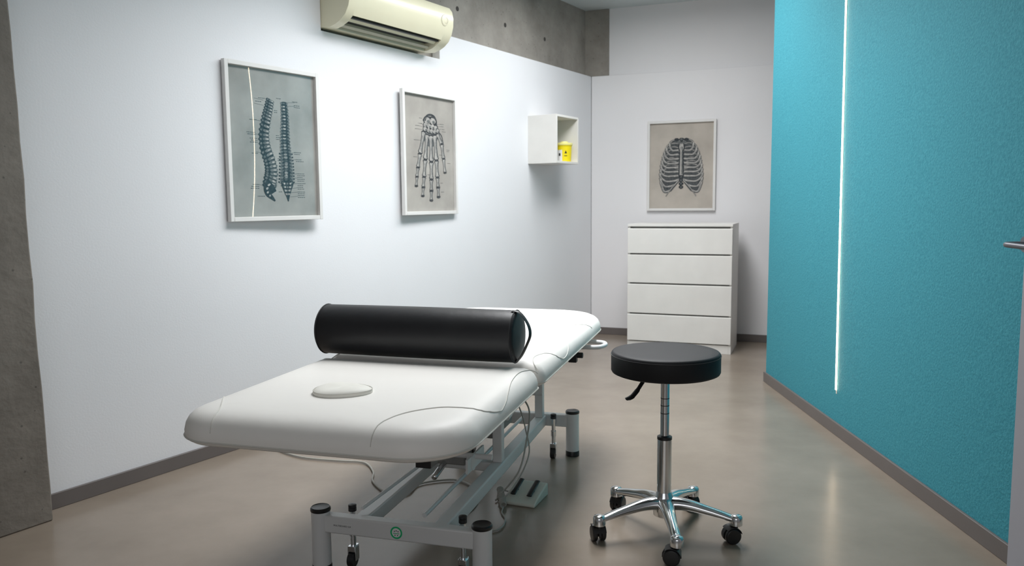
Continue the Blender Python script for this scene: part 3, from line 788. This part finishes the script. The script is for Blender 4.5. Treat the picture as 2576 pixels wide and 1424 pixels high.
for k in range(nn+1):
    an = 2*math.pi*k/nn
    for r in (0.0143, 0.0192): vs.append((ecx+r*math.cos(an), yf-0.0010, ecz+r*math.sin(an)))
g.add(vs, [(2*k, 2*k+1, 2*k+3, 2*k+2) for k in range(nn)], 0)
g.add([(ecx-.010, yf-0.0010, ecz-.0035), (ecx+.010, yf-0.0010, ecz-.0035), (ecx+.010, yf-0.0010, ecz-.0015), (ecx-.010, yf-0.0010, ecz-.0015)], [(0, 1, 2, 3)], 0)
for (dx, dz) in ((-.006, .004), (0, .006), (.006, .004), (-.004, -.008), (.004, -.008)):
    g.add([(ecx+dx+0.0018*math.cos(q), yf-0.0010, ecz+dz+0.0018*math.sin(q)) for q in [k*math.pi/4 for k in range(8)]], [list(range(8))], 2)
g.obj('round_emblem', ['green', 'label_white', 'print_black'], parent=tb, recalc=False)
def tl(x, y, z):
    r = math.radians(TROT); dx, dy = x+0.168, y-2.959
    return (dx*math.cos(r)-dy*math.sin(r), dx*math.sin(r)+dy*math.cos(r), z)
g = G(); g.sweep(catmull([tl(-0.03, 3.35, 0.45), tl(0.03, 3.22, 0.36), tl(0.065, 3.12, 0.31), tl(0.05, 3.06, 0.20), tl(0.02, 3.02, 0.10), tl(-0.05, 2.99, 0.02), tl(-0.07, 2.96, 0.006)], 10), 0.0035, seg=8)
g.obj('power_cable', 'cable', parent=tb)
g = G(); g.sweep(catmull([tl(-0.05, 3.30, 0.42), tl(0.02, 3.16, 0.33), tl(0.05, 3.10, 0.24), tl(0.06, 3.06, 0.15), tl(0.0, 2.98, 0.05), tl(-0.06, 2.93, 0.008)], 10), 0.003, seg=8)
g.obj('power_cable', 'cable', parent=tb)
g = G(); g.sweep(catmull([tl(-1.12, 3.70, 0.006), tl(-1.09, 3.61, 0.006), tl(-0.95, 3.50, 0.006), tl(-0.78, 3.45, 0.006), tl(-0.66, 3.42, 0.006), tl(-0.60, 3.30, 0.006), tl(-0.58, 3.18, 0.006), tl(-0.50, 3.05, 0.006), tl(-0.42, 3.04, 0.006),
                 tl(-0.38, 3.15, 0.006), tl(-0.24, 3.19, 0.006), tl(-0.15, 3.08, 0.006), tl(-0.14, 2.96, 0.006), tl(-0.17, 2.86, 0.006), tl(-0.22, 2.80, 0.006)], 10), 0.004, seg=8)
g.obj('power_cable', 'cable', parent=tb)

# ---------------------------------------------------------------- bolster
bo = empty('bolster', (-0.308, 2.583, ZT+0.0005), -17, 'black vinyl cylindrical bolster with strap lying across the treatment table', 'bolster')
BR = 0.083; BL = 0.345
g = G()
prof = []
for k in range(7):
    a = math.radians(90*k/6); prof.append((BR-0.014+0.014*math.sin(a), -BL+0.014-0.014*math.cos(a)))
prof = [(0.001, -BL-0.004), (0.05, -BL-0.003)]+prof
for k in range(9):
    f = (k+1)/10; prof.append((BR+0.0015*math.sin(f*math.pi), -BL+0.014+(2*BL-0.028)*f))
for k in range(7):
    a = math.radians(90*k/6); prof.append((BR-0.014+0.014*math.cos(a), BL-0.014+0.014*math.sin(a)))
prof += [(0.05, BL+0.003), (0.001, BL+0.004)]
g.lathe(prof, c=(0, 0, BR+0.001), axis='x', seg=64)
g.obj('roll', 'vinyl_black', parent=bo, angle=60)
for sx in (-1, 1):
    g = G(); g.sweep([(sx*(BL-0.010), (BR+0.0005)*math.cos(2*math.pi*k/48), BR+0.001+(BR+0.0005)*math.sin(2*math.pi*k/48)) for k in range(48)], 0.0018, seg=6, closed=True)
    g.obj('end_piping', 'stitch', parent=bo)
g = G()
pts = catmull([(BL-0.02, -0.012, 2*BR+0.002), (BL+0.006, -0.014, 2*BR-0.004), (BL+0.034, -0.020, 0.128), (BL+0.042, -0.024, 0.095), (BL+0.030, -0.026, 0.060), (BL+0.014, -0.026, 0.028), (BL-0.004, -0.022, 0.006)], 8)
g.sweep(pts, 0.011, 0.0016, seg=10, up=None)
g.obj('strap', 'vinyl_black', parent=bo)

# ---------------------------------------------------------------- foot control
fc = empty('foot_control', (0.045, 2.985, 0), -22, 'pale grey foot control with two black pedals on the floor', 'foot switch')
g = G()
g.prism([(-0.078, 0), (-0.078, 0.012), (-0.03, 0.028), (0.070, 0.050), (0.078, 0.045), (0.078, 0)], -0.066, 0.066, axis='x')
g.obj('housing', 'pedal_body', parent=fc, bevel=0.006)
for x in (-0.034, 0.032):
    g = G()
    g.sweep(catmull([(x-0.0, -0.045, 0.033), (x, -0.02, 0.042), (x, 0.02, 0.052), (x, 0.05, 0.060)], 5), 0.011, 0.004, seg=12, up=(0, 0, 1))
    g.cyl((x, 0.0, 0.025), (x, 0.0, 0.046), 0.006)
    g.obj('pedal', 'black_plastic', parent=fc)
r = math.radians(22)
def fl(x, y, z):
    dx, dy = x-0.045, y-2.985
    return (dx*math.cos(r)-dy*math.sin(r), dx*math.sin(r)+dy*math.cos(r), z)
pts = [fl(-0.015, 3.02, 0.018), fl(-0.035, 3.05, 0.012)]
for i in range(0, 150):
    t = i/149; c = Vector((-0.055+0.015*t, 3.06-0.17*t, 0.014)); an = i*0.62
    pts.append(fl(c.x+0.011*math.cos(an), c.y, c.z+0.010*math.sin(an)))
pts += [tuple(p) for p in catmull([fl(-0.04, 2.885, 0.008), fl(-0.045, 2.84, 0.006), fl(-0.032, 2.79, 0.005), fl(-0.04, 2.72, 0.005), fl(-0.07, 2.68, 0.005), fl(-0.13, 2.685, 0.005), fl(-0.19, 2.72, 0.005)], 8)]
g = G(); g.sweep(pts, 0.003, seg=6)
g.obj('coiled_cord', 'cable', parent=fc)

# ---------------------------------------------------------------- stool
st = empty('swivel_stool', (0.518, 2.658, 0), 0, 'round black vinyl swivel stool on a chrome five-star castor base', 'stool')
SR = 0.183; S0 = 0.566; S1 = 0.641
g = G()
g.lathe([(0.001, S0-0.004), (SR-0.03, S0-0.004), (SR-0.012, S0), (SR-0.003, S0+0.004), (SR, S0+0.010), (SR, S1-0.010), (SR-0.0015, S1-0.005), (SR-0.005, S1-0.0015), (SR-0.010, S1-0.0003), (SR-0.04, S1), (0.08, S1), (0.001, S1)], seg=96)
g.sweep([((SR+0.0003)*math.cos(2*math.pi*k/72), (SR+0.0003)*math.sin(2*math.pi*k/72), S1-0.011) for k in range(72)], 0.0014, seg=6, closed=True, mi=1)
g.obj('seat', ['vinyl_seat', 'stitch'], parent=st, angle=50)
g = G(); g.lathe([(0.045, S0-0.012), (0.045, S0-0.0045)], seg=32); g.lathe([(0.021, 0.540), (0.024, 0.555), (0.024, S0-0.012)], seg=28)
g.obj('seat_mount', 'black_plastic', parent=st)
g = G()
g.lathe([(0.0150, 0.345), (0.0150, 0.543)], seg=32, mi=0)
for z in (0.425, 0.452, 0.477):
    g.lathe([(0.0153, z), (0.0153, z+0.003)], seg=32, mi=1)
g.lathe([(0.0245, 0.10), (0.0245, 0.335)], seg=36, mi=0)
g.lathe([(0.0252, 0.3352), (0.0252, 0.345), (0.017, 0.349)], seg=36, mi=2)
g.obj('gas_column', ['chrome', 'chrome_dark', 'black_plastic'], parent=st)
g = G()
g.cyl((-0.02, -0.01, 0.556), (-0.075, -0.045, 0.556), 0.004)
g.sweep(catmull([(-0.070, -0.040, 0.557), (-0.085, -0.050, 0.545), (-0.105, -0.062, 0.520), (-0.125, -0.075, 0.502), (-0.143, -0.088, 0.497)], 5), [0.006]*5+[0.009]*5+[0.012]*5+[0.014]*5+[0.007], [0.004]*21, seg=10, up=(0, 0, 1))
g.obj('height_lever', 'black_plastic', parent=st)
g = G()
g.lathe([(0.026, 0.062), (0.036, 0.068), (0.038, 0.090), (0.036, 0.124), (0.029, 0.140), (0.0255, 0.150)], seg=36)
CA = [53, 125, 197, 269, 341]; CR = 0.241
for a in CA:
    ca, sa = math.cos(math.radians(a)), math.sin(math.radians(a))
    raw = [(0.022, 0.110), (0.055, 0.112), (0.095, 0.109), (0.14, 0.100), (0.19, 0.090), (CR-0.018, 0.083), (CR, 0.080)]
    P = catmull([(r_*ca, r_*sa, z_) for r_, z_ in raw], 4)
    n_ = len(P)
    rw = [0.030-0.012*min(1, i/(n_*0.55)) for i in range(n_)]
    rh = [0.024-0.013*min(1, i/(n_*0.8)) for i in range(n_)]
    g.sweep(P, rw, rh, seg=16, up=(0, 0, 1))
    g.lathe([(0.017, 0.060), (0.0215, 0.062), (0.0215, 0.086), (0.018, 0.093), (0.009, 0.096), (0.001, 0.0965)], c=(CR*ca, CR*sa, 0), seg=24)
g.obj('star_base', 'chrome', parent=st, angle=50)
for i, a in enumerate(CA):
    ca, sa = math.cos(math.radians(a)), math.sin(math.radians(a))
    X = Matrix.Translation((CR*ca, CR*sa, 0)) @ Matrix.Rotation(math.radians([20, -30, 10, 75, 100][i]), 4, 'Z')
    g = G()
    g.cyl((0, 0, 0.045), (0, 0, 0.062), 0.007, X=X)
    for sx in (-1, 1):
        g.lathe([(0.010, sx*0.005), (0.024, sx*0.006), (0.0275, sx*0.009), (0.0275, sx*0.019), (0.024, sx*0.023), (0.010, sx*0.024)], c=(0, 0.016, 0.0276), axis='x', seg=32, X=X)
    hood = []
    for k in range(9):
        an = math.radians(-10+k*25); hood.append((0.016+0.031*math.cos(an), 0.0276+0.031*math.sin(an)))
    g.prism(hood, -0.0045, 0.0045, axis='x', X=X)
    hood2 = [(0.016+0.031*math.cos(math.radians(k*15+45)), 0.0276+0.0315*math.sin(math.radians(k*15+45))) for k in range(9)]
    hood2 += [(0.016+0.0290*math.cos(math.radians(k*15+45)), 0.0276+0.0290*math.sin(math.radians(k*15+45))) for k in range(8, -1, -1)]
    g.prism(hood2, -0.022, 0.022, axis='x', X=X)
    g.obj('caster', 'black_plastic', parent=st, bevel=0.001)

# ---------------------------------------------------------------- lights
def area(name, loc, size, energy, col, rot=(0, 0, 0), sy=None, spread=180):
    l = bpy.data.lights.new(name, 'AREA'); l.energy = energy; l.color = col
    l.shape = 'RECTANGLE'; l.size = size; l.size_y = sy or size; l.spread = math.radians(spread)
    o = bpy.data.objects.new(name, l); scene.collection.objects.link(o)
    o.location = loc; o.rotation_euler = [math.radians(a) for a in rot]
    return o
area('ceiling_lamp_main', (0.15, 3.55, 2.68), 0.7, 50, (0.98, 0.988, 1.0), (0, 0, -17), 1.5, spread=145)
area('ceiling_lamp_rear', (0.80, 4.9, 2.66), 0.6, 37, (0.99, 0.99, 1.0), (0, 0, 0), 1.2, spread=180)
area('fill_behind_camera', (-0.4, -1.5, 1.5), 2.4, 17, (0.97, 0.98, 1.0), (84, 0, -4), 1.8)  # unseen soft fill added behind the camera to brighten the near surfaces
wd = bpy.data.worlds.new('world'); scene.world = wd; wd.use_nodes = True
wd.node_tree.nodes['Background'].inputs['Color'].default_value = (0.90, 0.91, 0.95, 1)
wd.node_tree.nodes['Background'].inputs['Strength'].default_value = 0.12

# ---------------------------------------------------------------- camera
cam = bpy.data.cameras.new('camera'); co = bpy.data.objects.new('camera', cam); scene.collection.objects.link(co)
cam.sensor_width = 36; cam.lens = 36*2003/2576; cam.clip_start = 0.05
R = Matrix.Rotation(math.radians(90-5.87), 4, 'X') @ Matrix.Rotation(math.radians(-0.5), 4, 'Z')
co.matrix_world = Matrix.Translation((0, 0, 1.15)) @ R
cam.dof.use_dof = True; cam.dof.focus_distance = 2.5; cam.dof.aperture_fstop = 5.6
scene.camera = co
